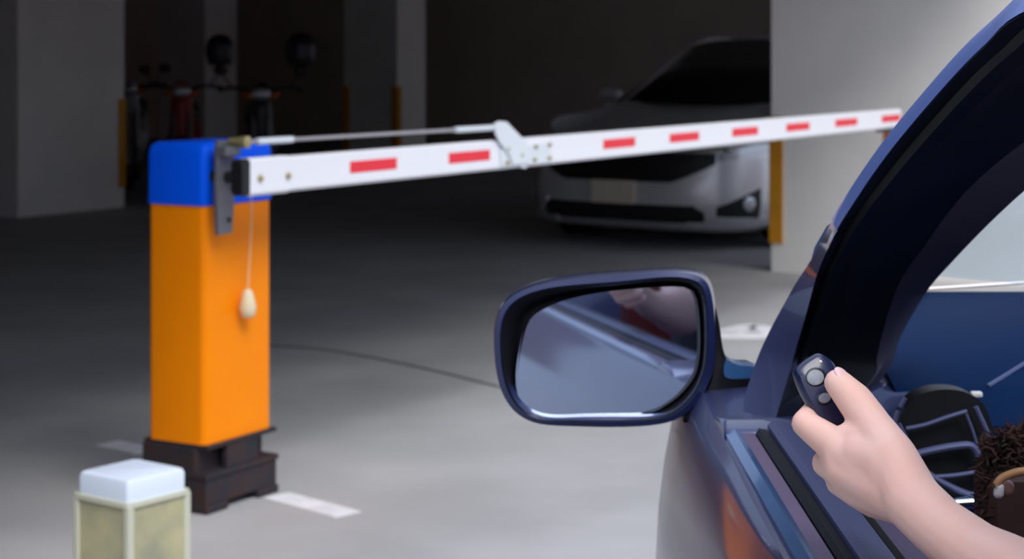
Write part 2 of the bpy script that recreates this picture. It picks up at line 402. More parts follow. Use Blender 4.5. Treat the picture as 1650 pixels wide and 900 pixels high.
Y0, Y1 = -1.15, 1.73
def sweep(name, prof, m, y0=Y0, y1=Y1, parent=car, mirror=False, **k):
    f = (lambda x: 2*CX-x) if mirror else (lambda x: x)
    return obj(name, loft(BM(), [[Vector((f(x), y, z)) for x, z in prof] for y in [y0+(y1-y0)*i/8 for i in range(9)]]), m, parent, **k)
for mir in (False, True):
    sweep('belt_molding', [(.1985, .940), (.1975, .950), (.205, .9545), (.212, .951), (.212, .940)], M_mold, mirror=mir)
    sweep('door_ledge', [(.2115, .936), (.2115, .950), (.224, .9505), (.226, .936)], M_panel, mirror=mir)
    sweep('weatherstrip', [(.2255, .930), (.2255, .951), (.229, .9545), (.236, .9535), (.238, .930)], M_seal, mirror=mir)
    sweep('window_sill', [(.2375, .925), (.2375, .957), (.243, .961), (.262, .957), (.264, .925)], M_sill, mirror=mir)
    sweep('inner_seal', [(.2645, .92), (.2645, .9545), (.268, .957), (.2715, .953), (.273, .92)], M_seal, mirror=mir)
    sweep('inner_door_panel', [(.2735, .30), (.2735, .922), (.30, .928), (.37, .900), (.385, .86), (.37, .6), (.34, .30)], M_panel, y0=-1.1, y1=1.9, mirror=mir)
for sx in (.44, 2*CX-.44):
    for sy in (2.62, -1.25):
        s = -1 if sx < CX else 1
        Mw = Matrix.Translation((sx+s*.02, sy, .31)) @ Matrix.Rotation(math.pi/2*s, 4, 'Y')
        wh = obj('wheel', lathe(BM(), [(.20, -.09), (.29, -.09), (.31, -.06), (.31, .06), (.29, .09), (.20, .09), (.19, .0)], 32, Mw), M_tyre, car)
        obj('rim', lathe(BM(), [(.205, .05), (.205, .085), (.18, .085), (.16, .06), (.05, .065), (.04, .08), (.001, .08)], 24, Mw), M_alloy, wh)
# door frame and pillar, as long bars
def ln(pts, ext, dd=0):
    return smooth_open([U(x, y, d+dd) for x, y, d in pts]+[Vector(p) for p in ext], 4)
DY = [(700, 2.03), (600, 1.98), (420, 1.82), (310, 1.70), (212, 1.57), (152, 1.48), (85, 1.38), (38, 1.30), (0, 1.25)]
ds = [1.74, 1.80, 1.87, 1.88, 1.87, 1.84, 1.80, 1.74, 1.68, 1.58, 1.49, 1.39, 1.31, 1.24]
L0 = [(1160, 745), (1178, 712), (1212, 600), (1234, 545), (1262, 492), (1283, 455), (1307, 418), (1334, 368), (1366, 314), (1418, 238), (1475, 168), (1542, 92), (1598, 40), (1652, -8)]
L1 = [(1246, 745), (1240, 712), (1272, 600), (1283, 560), (1299, 505), (1311, 460), (1320, 432), (1342, 384), (1370, 338), (1419, 266), (1475, 196), (1542, 120), (1588, 74), (1640, 28)]
L2 = [(1262, 752), (1258, 715), (1290, 600), (1306, 560), (1326, 505), (1346, 455), (1368, 410), (1400, 360), (1434, 318), (1492, 256), (1552, 192), (1615, 130), (1670, 86), (1725, 45)]
L3 = [(1300, 760), (1300, 720), (1404, 612), (1413, 575), (1428, 515), (1452, 450), (1490, 396), (1526, 345), (1562, 303), (1612, 258), (1662, 220), (1720, 176), (1780, 130), (1836, 92)]
L4 = [(1330, 765), (1330, 724), (1428, 600), (1450, 545), (1474, 500), (1500, 460), (1532, 424), (1566, 388), (1604, 350), (1652, 306), (1706, 264), (1768, 220), (1826, 178), (1884, 140)]
def mk(L, dd, ext): return ln([(a, b, d) for (a, b), d in zip(L, ds)], ext, dd)
def E(dx, dz): return [(.346+dx, 1.10, 1.362+dz), (.356+dx, .80, 1.380+dz), (.36+dx, .5, 1.388+dz), (.36+dx, -.2, 1.385+dz), (.37+dx, -.9, 1.33+dz)]
A0 = mk(L0, 0, E(0, 0)); A1 = mk(L1, -.048, E(.006, -.022)); A2 = mk(L2, -.034, E(.03, -.03)); A3 = mk(L3, .03, E(.06, -.035)); A4 = mk(L4, .065, E(.10, -.03))
def shift(l, v): v = Vector(v); return [p+v for p in l]
A0b = shift(A0, (.035, .03, .018)); A1b = shift(A1, (.03, .03, .01)); A2b = shift(A2, (.02, .035, .01)); A3b = shift(A3, (.012, .035, .01)); A4b = shift(A4, (.01, .02, .02))
def mirr(l): return [Vector((2*CX-p.x, p.y, p.z)) for p in l]
for fn in (lambda l: l, mirr):
    obj('door_pillar', strips(BM(), [fn(A0), fn(A1), fn(A1b), fn(A0b)]), M_paint, car)
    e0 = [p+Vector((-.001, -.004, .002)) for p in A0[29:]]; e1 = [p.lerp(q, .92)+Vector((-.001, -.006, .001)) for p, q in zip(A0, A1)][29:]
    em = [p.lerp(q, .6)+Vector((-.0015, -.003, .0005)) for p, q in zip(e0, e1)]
    obj('drip_rail', strips(BM(), [fn(l) for l in (e0, em, e1, [p+Vector((.006, .012, .004)) for p in e1], [p+Vector((.006, .012, .004)) for p in e0])]), M_skyrail, car, label='roof edge rail with sky sheen in its lighter blue')
    A1m = [p.lerp(q, .42)+Vector((0, .012, 0)) for p, q in zip(A1, A2)]; A1n = [p.lerp(q, .55)+Vector((0, -.004, 0)) for p, q in zip(A1, A2)]
    obj('door_seal', strips(BM(), [fn(A1), fn(A1m), fn(A1n), fn(A2), fn(A2b), fn(A1b)]), M_seal, car)
    A2m = [p.lerp(q, .35)+Vector((0, -.004, 0)) for p, q in zip(A2, A3)]; A2n = [p.lerp(q, .6)+Vector((0, .008, 0)) for p, q in zip(A2, A3)]
    obj('window_frame', strips(BM(), [fn(A2), fn(A2m), fn(A2n), fn(A3), fn(A3b), fn(A2b)]), M_seal, car)
    A3m = [p.lerp(q, .5)+Vector((-.004, -.012, .004)) for p, q in zip(A3, A4)]
    obj('pillar_trim', strips(BM(), [fn(A3), fn(A3m), fn(A4), fn(A4b), fn(A3b)]), M_trim, car)
    obj('center_pillar', loft(BM(), [[Vector(p) for p in fn([Vector((x, y+e, z)) for x, y, z in ((x0, -.10, z0), (x0, .06, z0), (x0+.06, .06, z0), (x0+.06, -.10, z0))])] for x0, z0, e in ((.21, .93, 0), (.29, 1.2, -.03), (.35, 1.37, -.05))]), M_seal, car)
    obj('rear_pillar', loft(BM(), [[Vector(p) for p in fn([Vector((x, y+e, z)) for x, y, z in ((x0, -1.6, z0), (x0, -1.1, z0), (x0+.06, -1.1, z0), (x0+.06, -1.6, z0))])] for x0, z0, e in ((.22, .92, 0), (.30, 1.15, .1), (.37, 1.35, .45))]), M_paint, car)
obj('sail_base', loft(BM(), [[Vector((x+dx, y, z)) for y, z in ((1.716, .930), (1.722, .953), (1.742, .959), (1.80, .952), (1.86, .925))] for x, dx in ((.1965, 0), (.2735, 0))]), M_paint, car, bevel=.004, seg=3)
# end tab on the drip rail
obj('drip_rail_tab', prism(BM(), [U(1306, 420, 1.815), U(1312, 398, 1.80), U(1332, 364, 1.775), U(1346, 356, 1.76), U(1342, 384, 1.775), U(1322, 430, 1.805)], (.006, .02, 0)), M_mold, car, bevel=.002)
# roof, windscreen
i0 = 52
rings = []
for p in A0b[i0:]:
    rings.append([Vector((p.x+(2*CX-2*p.x)*t, p.y, p.z+.045*math.sin(math.pi*t)+o)) for t, o in [(k/12, 0) for k in range(13)]+[(k/12, -.03) for k in range(12, -1, -1)]])
obj('roof', loft(BM(), rings), M_paint, car)
rings = []
AW = A4[20:61:4]
for k, p in enumerate(AW):
    t = k/(len(AW)-1)
    q = p+Vector((0, .02, .012))
    row = []
    for j in range(17):
        f = j/16; b = math.sin(math.pi*f)
        if k == 0: b = min(1, b*1.8)
        yb = (2.262-q.y)*b if k == 0 else (.36*(1-t)+.10*t)*b
        row.append(Vector((q.x+(2*CX-2*q.x)*f, q.y+yb, q.z+((1.022-q.z)*b if k == 0 else .03*b*t))))
    rings.append(row)
bm = BM(); loft(bm, rings, closed=False)
wsd = obj('windscreen', bm, M_wind, car)
sm = wsd.modifiers.new('thick', 'SOLIDIFY'); sm.thickness = .004
# dashboard
DB = [(1.70, .30), (1.78, .60), (1.86, .80), (1.86, .93), (1.90, .962), (2.02, .985), (2.24, 1.016), (2.27, 1.005), (2.20, .90), (2.10, .5), (1.9, .30)]
dash = obj('dashboard', loft(BM(), [[Vector((x, y, z)) for y, z in DB] for x in (.39, .8, 1.3, 2*CX-.39)]), M_dash, car)
obj('dash_edge_trim', tube(BM(), [U(1470, 467, 2.2), U(1496, 465, 2.235), U(1560, 461, 2.238), U(1650, 455, 2.24), U(1800, 446, 2.24)], .0022, 6), M_pearl, dash, label='thin white edge along the windscreen base')
obj('dash_seam', tube(BM(), [U(1592, 622, 1.90), U(1618, 606, 1.93), U(1652, 585, 1.96), U(1700, 556, 2.0)], .0024, 6), M_sill, dash, label='pale diagonal seam')
dv_ = 1.84
vent = obj('air_vent', BM() if False else prism(BM(), smooth_closed([U(x, y, dv_) for x, y in ((1448, 700), (1456, 662), (1480, 637), (1520, 627), (1562, 634), (1590, 660), (1604, 720), (1606, 790), (1560, 820), (1500, 790), (1466, 740))], 4), (0, .03, 0)), M_black, dash, label='black domed air vent with satin bars')
def vbar(pts, r, m=M_silver, dd=-.012): return obj('vent_bar', tube(BM(), smooth_open([U(x, y, dv_+dd) for x, y in pts], 3), r, 8), m, vent)
vbar([(1440, 684), (1444, 666), (1452, 650), (1458, 640)], .0032)
vbar([(1448, 682), (1460, 705), (1472, 735), (1484, 755)], .0022)
vbar([(1460, 690), (1490, 684), (1525, 672), (1558, 662)], .0022)
vbar([(1476, 731), (1505, 724), (1540, 718), (1566, 718), (1578, 738), (1588, 768)], .0038)
vbar([(1556, 665), (1566, 690), (1574, 715)], .0016)
vbar([(1500, 768), (1540, 765), (1588, 757)], .0022)
vbar([(1572, 655), (1588, 690), (1606, 728)], .0026)
vbar([(1488, 758), (1520, 778), (1560, 796), (1592, 800)], .0034)
obj('chrome_trim', tube(BM(), [U(1538, 812, dv_-.02), U(1565, 810, dv_-.02), U(1594, 814, dv_-.02)], .0068, 12), M_chrome, dash, label='bright chrome bar')
obj('chrome_trim', tube(BM(), [U(1570, 838, dv_-.02), U(1594, 836, dv_-.02)], .003, 10), M_chrome, dash, label='thin chrome bar')
obj('dash_clip', box(BM(), -.006, .006, -.004, .004, -.003, .003, Matrix.Translation(U(1573, 635, 1.86))), M_pearl, dash, smooth=False, bevel=.002, label='small white clip')
# seats (dark red), seen in the door mirror
for cx in (.66, 1.46):
    st = obj('seat', loft(BM(), [[Vector((cx+a*k, y+b*k, z)) for a, b in rrect(-.26, .26, -.27, .27, .10)] for z, y, k in ((.28, .30, .9), (.40, .32, 1), (.50, .33, 1), (.54, .33, .9))]), M_redseat, car)
    obj('seat_back', loft(BM(), [[Vector((cx+a*k, y+b, z)) for a, b in rrect(-.25, .25, -.07, .07, .05)] for z, y, k in ((.48, .10, .95), (.75, .02, 1), (1.0, -.06, .95), (1.08, -.08, .6))]), M_redseat, st)
    obj('headrest', loft(BM(), [[Vector((cx+a*k, -.10+b*k, z)) for a, b in rrect(-.13, .13, -.05, .05, .04)] for z, k in ((1.08, .8), (1.12, 1), (1.22, 1), (1.26, .8))]), M_redseat, st)

# door mirror
md = 1.95
OUT = [(793, 548), (797, 512), (810, 487), (834, 469), (875, 455), (935, 446), (1010, 440), (1075, 436), (1115, 439), (1138, 450), (1149, 474), (1154, 520), (1154, 570), (1147, 610), (1128, 646), (1098, 674), (1060, 686), (1000, 690), (930, 689), (868, 685), (832, 669), (809, 640), (797, 600)]
GLS = [(834, 600), (842, 548), (853, 515), (874, 498), (910, 483), (965, 471), (1030, 464), (1085, 461), (1114, 466), (1124, 486), (1128, 525), (1128, 565), (1122, 600), (1106, 625), (1085, 645), (1055, 661), (1000, 672), (945, 676), (895, 675), (862, 668), (846, 654), (837, 634)]
o3 = smooth_closed([U(x, y, md) for x, y in OUT], 4); cen = U(985, 565, md)
def ring(k, dy, f=1.0, src=o3): return [cen+(p-cen)*k+Vector((.012*dy/.1, dy, 0)) for p in src]
def inset(l, w): return [p+(cen-p).normalized()*w for p in l]
hz_ = obj('side_mirror', loft(BM(), [inset(ring(1, .045), .018), inset(ring(1, .004), .012), inset(ring(1, .001), .010), inset(ring(1, .0), .008), ring(.985, .002), ring(1, .012), ring(1.0, .03), ring(.965, .055), ring(.88, .08), ring(.70, .105), ring(.40, .12)]), M_housing, car)
ins = inset(o3, .0095)
g3 = smooth_closed([U(x, y, md+.012) for x, y in GLS], 4)
N = len(ins)
def resample(l, n):
    L = l+[l[0]]; acc = [0]
    for a, b in zip(L, L[1:]): acc.append(acc[-1]+(b-a).length)
    out = []
    for k in range(n):
        s = acc[-1]*k/n; j = max(i for i in range(len(acc)) if acc[i] <= s+1e-12); j = min(j, len(L)-2)
        out.append(L[j].lerp(L[j+1], (s-acc[j])/max(acc[j+1]-acc[j], 1e-9)))
    return out
def by_angle(l, n, c):
    out = []
    R = resample(l, 400)
    for k in range(n):
        a = 2*math.pi*k/n
        out.append(min(R, key=lambda p: abs((math.atan2(p.z-c.z, p.x-c.x)-a+math.pi) % (2*math.pi)-math.pi)).copy())
    return out
bi = by_angle(ins, 72, cen); gi = by_angle(g3, 72, cen)
obj('bezel', loft(BM(), [[p+Vector((0, .030, 0)) for p in bi], [p+Vector((0, -.001, 0)) for p in bi], [p.lerp(q, .35)+Vector((0, .002, 0)) for p, q in zip(bi, gi)], [p.lerp(q, .7)+Vector((0, .012, 0)) for p, q in zip(bi, gi)], [p.lerp(q, 1.02) for p, q in zip(bi, gi)], [p+Vector((0, .02, 0)) for p in gi]], True, False), M_seal, hz_)
MY, MP = .046, .0415
mn = Vector((math.sin(MY)*math.cos(MP), -math.cos(MY)*math.cos(MP), math.sin(MP)))
gc = sum(gi, Vector())/len(gi)+Vector((0, .006, 0))
def onplane(p):                            # move along depth onto the tilted glass plane
    return Vector((p.x, gc.y-((p.x-gc.x)*mn.x+(p.z-gc.z)*mn.z)/mn.y, p.z))
gp = [onplane(p+(p-cen)*.02) for p in gi]
obj('mirror_glass', loft(BM(), [gp, [p+Vector((0, .004, 0)) for p in gp]]), M_glassm, hz_, smooth=False)
# arm from door to mirror
def poly(pts, d): return smooth_closed([U(x, y, d) for x, y in pts], 3)
stem_pts = [(1146, 470), (1158, 520), (1164, 560), (1174, 581), (1195, 590), (1222, 594), (1226, 640), (1215, 672), (1180, 678), (1100, 678), (1125, 650), (1146, 610), (1152, 560), (1150, 510)]
stem = obj('mirror_arm', loft(BM(), [[p+(c_-p)*k+Vector((0, dy, 0)) for p in poly(stem_pts, md+.02)] for c_ in [U(1180, 625, md+.02)] for dy, k in ((0, .05), (-.006, 0), (.03, 0), (.055, .08))]), M_black, hz_, label='black mounting arm')
obj('arm_cap', loft(BM(), [[p+Vector((0, dy, 0)) for p in poly([(1170, 580), (1190, 588), (1222, 592), (1222, 606), (1190, 610), (1168, 606)], md+.008)] for dy in (0, .03)]), M_mold, stem, label='blue glossy arm cap')

# brown bag on the passenger side of the dash
bg_ = thing('handbag', 'brown furry handbag with tan handle behind the driver forearm', 'bag', U(1640, 850, 1.62))
bp0 = U(1668, 838, 1.62)
obj('bag_body', loft(BM(), [[bp0+Vector((a*k, y, b*k)) for a, b in rrect(-.041, .06, -.05, .042, .016)] for y, k in ((-.012, .86), (-.006, .97), (.005, 1), (.05, 1), (.06, .9))]), M_leather, bg_)
bm = BM()
for k in range(1100):
    px = random.uniform(1584, 1690); py = random.uniform(690, 765)+.45*abs(px-1635); p = U(px, py, 1.655+random.uniform(-.03, .03))
    d = Vector((random.uniform(-1, 1), random.uniform(-.8, .4), random.uniform(-.8, 1))).normalized()
    e = Vector((random.uniform(-1, 1), random.uniform(-.8, .4), random.uniform(-.8, 1))).normalized()
    tube(bm, [p, p+d*.007, p+d*.012+e*.005], [.0014, .0011, .0004], 5)
for k in range(350):
    p = U(random.uniform(1584, 1610), random.uniform(750, 880), 1.64+random.uniform(-.02, .02))
    d = Vector((random.uniform(-1, .3), random.uniform(-.6, .6), random.uniform(-1, 1))).normalized()
    tube(bm, [p, p+d*.007, p+d*.012], [.0014, .0011, .0004], 5)
obj('fur_trim', bm, M_fur, bg_)['kind'] = 'stuff'
obj('handle', tube(BM(), smooth_open([U(x, y, 1.565) for x, y in ((1604, 785), (1612, 772), (1630, 763), (1652, 759), (1700, 762), (1740, 790))]), .0035, 10), M_tan, bg_)
obj('clasp', capsule(BM(), U(1609, 795, 1.565), U(1610, 785, 1.565), .0042, .004), M_pearl, bg_)
obj('clasp', capsule(BM(), U(1622, 788, 1.575), U(1623, 784, 1.575), .006, .006), mat('pink_clasp', (170, 120, 112), .4), bg_)
obj('bag_shelf', box(BM(), -.07, .10, -.03, .12, -.10, -.085, Matrix.Translation(U(1660, 850, 1.62))), M_dash, dash, smooth=False, bevel=.004)

# ------------------------------------------------------------------ the driver's arm and hand
per = thing('person', 'person reaching a bare left arm out of the car window holding a remote', 'person', (.50, .60, .5))
bm = BM()
def cp(a, b): capsule(bm, U(*a[:3]), U(*b[:3]), a[3], b[3])
def chain(*p):
    for a, b in zip(p, p[1:]): cp(a, b)
wri = (1470, 806, 1.185, .0193)
chain((1900, 1072, 1.00, .036), (1760, 1000, 1.06, .031), (1670, 948, 1.10, .0255), (1575, 896, 1.14, .0212), (1515, 850, 1.165, .0193), wri)
# palm rays
iM, mM, rM, lM = (1352, 722, 1.238, .0128), (1362, 756, 1.232, .0140), (1384, 784, 1.230, .0140), (1410, 803, 1.225, .0128)
w2 = (1455, 800, 1.195, .0185)
for k in (iM, mM, rM, lM): cp(w2, k)
cp(iM, mM); cp(mM, rM); cp(rM, lM)
cp((1432, 748, 1.208, .0185), (1392, 735, 1.225, .017))
cp((1432, 748, 1.208, .0185), w2)
# thumb
tC_, tM_, tI, tT = (1438, 738, 1.207, .0168), (1407, 686, 1.232, .0130), (1377, 645, 1.249, .0124), (1351, 617, 1.256, .0098)
chain(wri, tC_, tM_, tI, tT)
cp((1400, 712, 1.228, .0135), (1366, 706, 1.238, .0105))
# fingers, curled round the remote and into the palm
chain(iM, (1297, 682, 1.266, .0094), (1322, 652, 1.294, .0082), (1352, 646, 1.298, .0072))
chain(mM, (1331, 746, 1.266, .0098), (1368, 718, 1.288, .0084), (1392, 722, 1.276, .0074))
chain(rM, (1352, 776, 1.264, .0094), (1388, 750, 1.286, .0080), (1408, 752, 1.272, .0070))
chain(lM, (1385, 800, 1.256, .0082), (1412, 778, 1.274, .0070), (1428, 778, 1.262, .0062))
# upper arm up to the shoulder
cp((1900, 1072, 1.00, .036), (1900, 1072, 1.00, .036))
el = U(1900, 1072, 1.0); sh = Vector((.47, .52, 1.13))
capsule(bm, el, sh, .036, .048)
capsule(bm, sh, Vector((.60, .44, 1.12)), .045, .06)
hx = Vector((.64, .47, 1.28))              # head and neck under the roof, looking ahead
def hp(x, y, z): return hx+Vector((x, y, z))
for a, b, r, q in (((-.04, -.03, -.16), (0, -.02, -.06), .06, .052), ((0, -.02, -.05), (0, -.02, -.18), .052, .07), ((0, -.02, .02), (0, .01, .03), .078, .072), ((0, .02, -.02), (0, .045, -.075), .062, .034),
                   ((0, .075, .01), (0, .100, -.02), .010, .014), ((-.012, .085, -.052), (.012, .085, -.052), .009, .009), ((-.012, .083, -.066), (.012, .083, -.066), .010, .010)): capsule(bm, hp(*a), hp(*b), r, q)
for sg in (-1, 1):
    capsule(bm, hp(sg*.078, -.01, .015), hp(sg*.078, -.005, -.025), .016, .010)
    capsule(bm, hp(sg*.018, .074, .028), hp(sg*.045, .066, .028), .010, .010)
arm_ = fused('body', bm, M_skin, .0019, 5, per)
for p in arm_.data.polygons: p.use_smooth = True
bm = BM(); capsule(bm, el.lerp(sh, .55), sh, .050, .062); capsule(bm, sh, Vector((.64, .44, 1.14)), .062, .075)
for a, b in (((.54, .46, 1.08), (.74, .46, 1.08)), ((.54, .46, .85), (.74, .46, .85)), ((.56, .44, .62), (.72, .44, .62))): capsule(bm, a, b, .10, .10)
for a, b in (((.54, .46, 1.08), (.56, .44, .62)), ((.74, .46, 1.08), (.72, .44, .62)), ((.64, .46, 1.10), (.64, .44, .60))): capsule(bm, a, b, .11, .11)
fused('shirt', bm, M_shirt, .009, 4, per)
for sg in (-1, 1): obj('eye', capsule(BM(), hp(sg*.030, .079, .008), hp(sg*.031, .079, .008), .009, .009), M_black, arm_)
bm = BM()
for a, b, r, q in (((0, -.03, .035), (0, -.01, .055), .086, .070), ((0, -.06, .02), (0, -.07, -.10), .07, .055), ((-.06, -.03, .0), (-.07, -.05, -.14), .035, .03), ((.06, -.03, .0), (.07, -.05, -.14), .035, .03)): capsule(bm, hp(*a), hp(*b), r, q)
fused('hair', bm, M_hair, .006, 3, per)
# thumbnail
ax = (U(*tT[:3])-U(*tI[:3])).normalized()
up = Vector((.45, -.62, .60)); up = (up-ax*up.dot(ax)).normalized(); rt = ax.cross(up)
nc = U(1351, 617, 1.256)+up*.0076+ax*.0022
bm = BM(); bmesh.ops.create_uvsphere(bm, u_segments=20, v_segments=12, radius=1)
MN = Matrix((ax*.0058, rt*.0048, up*.0016)).transposed().to_4x4(); MN.translation = nc
bmesh.ops.transform(bm, matrix=MN, verts=bm.verts[:])
obj('thumbnail', bm, M_nail, arm_, label='pale pink thumbnail')
# the remote control
rc = U(1327, 634, 1.276)
a_ = Vector((.36, -.30, -.90)).normalized()
b_ = Vector((.90, .30, .32)); b_ = (b_-a_*b_.dot(a_)).normalized(); n_ = a_.cross(b_)
if n_.y > 0: n_ = -n_
rem = thing('remote_control', 'small navy gate remote with grey buttons held in the hand', 'remote', rc)
def RM(x, y, z): return rc+b_*x+a_*y+n_*z
ol = smooth_closed([Vector((x, y, 0)) for x, y in ((-.0148, -.016), (-.012, -.0225), (.001, -.0265), (.0085, -.0262), (.0145, -.018), (.0150, -.004), (.0125, .010), (.010, .022), (.005, .030), (-.005, .030), (-.010, .022), (-.0128, .010), (-.0148, -.004))], 4)
obj('casing', loft(BM(), [[RM(p.x*k, p.y*k, z) for p in ol] for k, z in ((.72, -.008), (.9, -.007), (1, -.003), (1, .0015), (.96, .0040), (.88, .0054), (.5, .0059), (.1, .0060))]), M_fob, rem)
def disc(name, x, y, rx, ry, z0, z1, m, label=None):
    rings = [[RM(x+rx*k*math.cos(2*math.pi*i/24), y+ry*k*math.sin(2*math.pi*i/24), z) for i in range(24)] for k, z in ((1, z0), (1, z1-.0005), (.9, z1), (.3, z1+.0003))]
    return obj(name, loft(BM(), rings), m, rem, label=label)
disc('button_well', -.0025, -.0115, .0082, .0070, .004, .0060, M_fobdark)
disc('button', -.0035, -.0115, .0062, .0052, .005, .0074, M_button, 'large grey oval button')
disc('button_well', -.0030, .0035, .0062, .0048, .004, .0063, M_fobdark)
disc('button', -.0032, .0035, .0044, .0034, .005, .0076, M_button, 'small grey oval button')
disc('indicator_lamp', .0052, -.0205, .0011, .0011, .004, .0059, M_pearl)

# ------------------------------------------------------------------ silver car parked inside
M_silv = mat('silver_car_paint', (212, 212, 216), .35, .45, coat=.6)
M_plate = mat('number_plate', (206, 198, 180), .5)
M_lamp = mat('headlamp_lens', (190, 194, 200), .12, .4, coat=.8)
psi = math.radians(35)
nose = U(990, 375, 12.5); nose.z = 0
sc_ = thing('car', 'silver sedan parked in the dark garage behind the boom', 'car', nose, 0)
fw = Vector((-math.sin(psi), -math.cos(psi), 0)); rtv = Vector((-fw.y, fw.x, 0))
def K(x, y, z): return nose+rtv*x-fw*y+Vector((0, 0, z))      # x across, y back from the nose
HWD, NL = .885, .62
GZ = [(.13, .16), (.17, .07), (.22, .03), (.32, .0), (.44, .0), (.52, .02), (.60, .035), (.68, .06), (.74, .11), (.77, .17)]
def plan(s, z, off=0):                     # s in [-2, 2]; |s|<1 round the nose, beyond that down the flank
    g = interp(GZ, z); a = min(abs(s), 1)*math.pi/2; e = 2/2.9
    x = HWD*math.sin(a)**e if a > 0 else 0; y = NL*(1-(math.cos(a)**e if a < math.pi/2-1e-6 else 0))
    x = x-g*.55*math.sin(a); y = y+g*math.cos(a)
    nx, ny = math.sin(a), -math.cos(a)
    if abs(s) > 1: y = NL+(abs(s)-1)*3.95; x = HWD-g*.55
    if abs(s) > 1.85: x *= 1-(abs(s)-1.85)*.8
    x += nx*off; y += ny*off
    return K(math.copysign(x, s) if s else 0, y, z)
SS = [-2+.15*k for k in range(7)]+[-1+.05*k for k in range(41)]+[1.1+.15*k for k in range(7)]
SS = [-2, -1.85, -1.6, -1.3, -1.1]+[-1+k/24 for k in range(49)]+[1.1, 1.3, 1.6, 1.85, 2]
bm = BM()
zl = [g[0] for g in GZ]
R_ = [[plan(s, z) for s in SS] for z in zl]
# waist line rising along the flank, then bonnet
R_.append([plan(s, .77)+Vector((0, 0, .17*min(1, max(0, (abs(s)-.55)/.75)))) for s in SS])
def deck(f, s):                            # from the rim across to the bonnet's centre line
    p = R_[-1][SS.index(s)]; loc = p-nose; x = loc.dot(rtv); y = -loc.dot(fw)
    y2 = y+(1.15-y)*f*(1 if y < 1.15 else 0); zc = .80+.16*min(1, max(0, (y2-.2)/.95)) if y2 < 1.2 else .96
    return K(x*(1-.12*f if y < 1.15 else 1-f), y2, p.z+(zc-p.z)*min(1, f*1.2))
for f in (.12, .3, .6, 1): R_.append([deck(f, s) for s in SS])
loft(bm, R_, closed=True)
obj('body', bm, M_silv, sc_)
def patch(name, s0, s1, z0, z1, m, off=.006, th=.02, n=10, skew=0, **k):
    bm = BM(); rings = []
    for i in range(n+1):
        s = s0+(s1-s0)*i/n; f = i/n; a, b = (z0[0]+(z0[1]-z0[0])*f, z1[0]+(z1[1]-z1[0])*f) if isinstance(z0, tuple) else (z0, z1)
        zs = [a+(b-a)*j/4 for j in range(5)]
        rings.append([plan(s, z, off) for z in zs]+[plan(s, z, off-th) for z in reversed(zs)])
    return obj(name, loft(bm, rings), m, sc_, **k)
patch('grille', -.50, .50, .60, .68, M_black, .008)
patch('grille_bar', -.62, .62, .655, .70, M_chrome, .016)
patch('upper_intake', -.22, .22, .46, .60, M_black, .005)
for sg in (-1, 1): patch('intake_corner', .22*sg, .50*sg, (.46, .585), (.60, .60), M_black, .005)
patch('lower_intake', -.42, .42, .19, .31, M_black, .005)
for sg in (-1, 1):
    patch('headlight', .50*sg, 1.05*sg, (.60, .66), (.68, .74), M_lamp, .010)
    fr = patch('fog_lamp_recess', .50*sg, .88*sg, (.24, .22), (.30, .42), M_black, .006)
    c = plan(.76*sg, .32, .012); q0 = plan(.76*sg, .32, -.01)
    x_ = (c-q0).normalized()
    obj('fog_lamp', lathe(BM(), [(.05, -.02), (.05, .006), (.04, .012), (.001, .014)], 16, Matrix.Translation(c) @ x_.to_track_quat('Z', 'Y').to_matrix().to_4x4()), M_lamp, sc_)
    patch('bumper_blade', .36*sg, .50*sg, (.30, .22), (.33, .32), M_silv, .018)
    patch('lip', .30*sg, 1.0*sg, (.165, .17), (.20, .215), M_silv, .03)
pl_ = obj('number_plate', prism(BM(), [K(x, -.03, z) for x, z in ((-.17, .31), (.17, .31), (.17, .465), (-.17, .465))], fw*-.018), M_plate, sc_, smooth=False, bevel=.004)
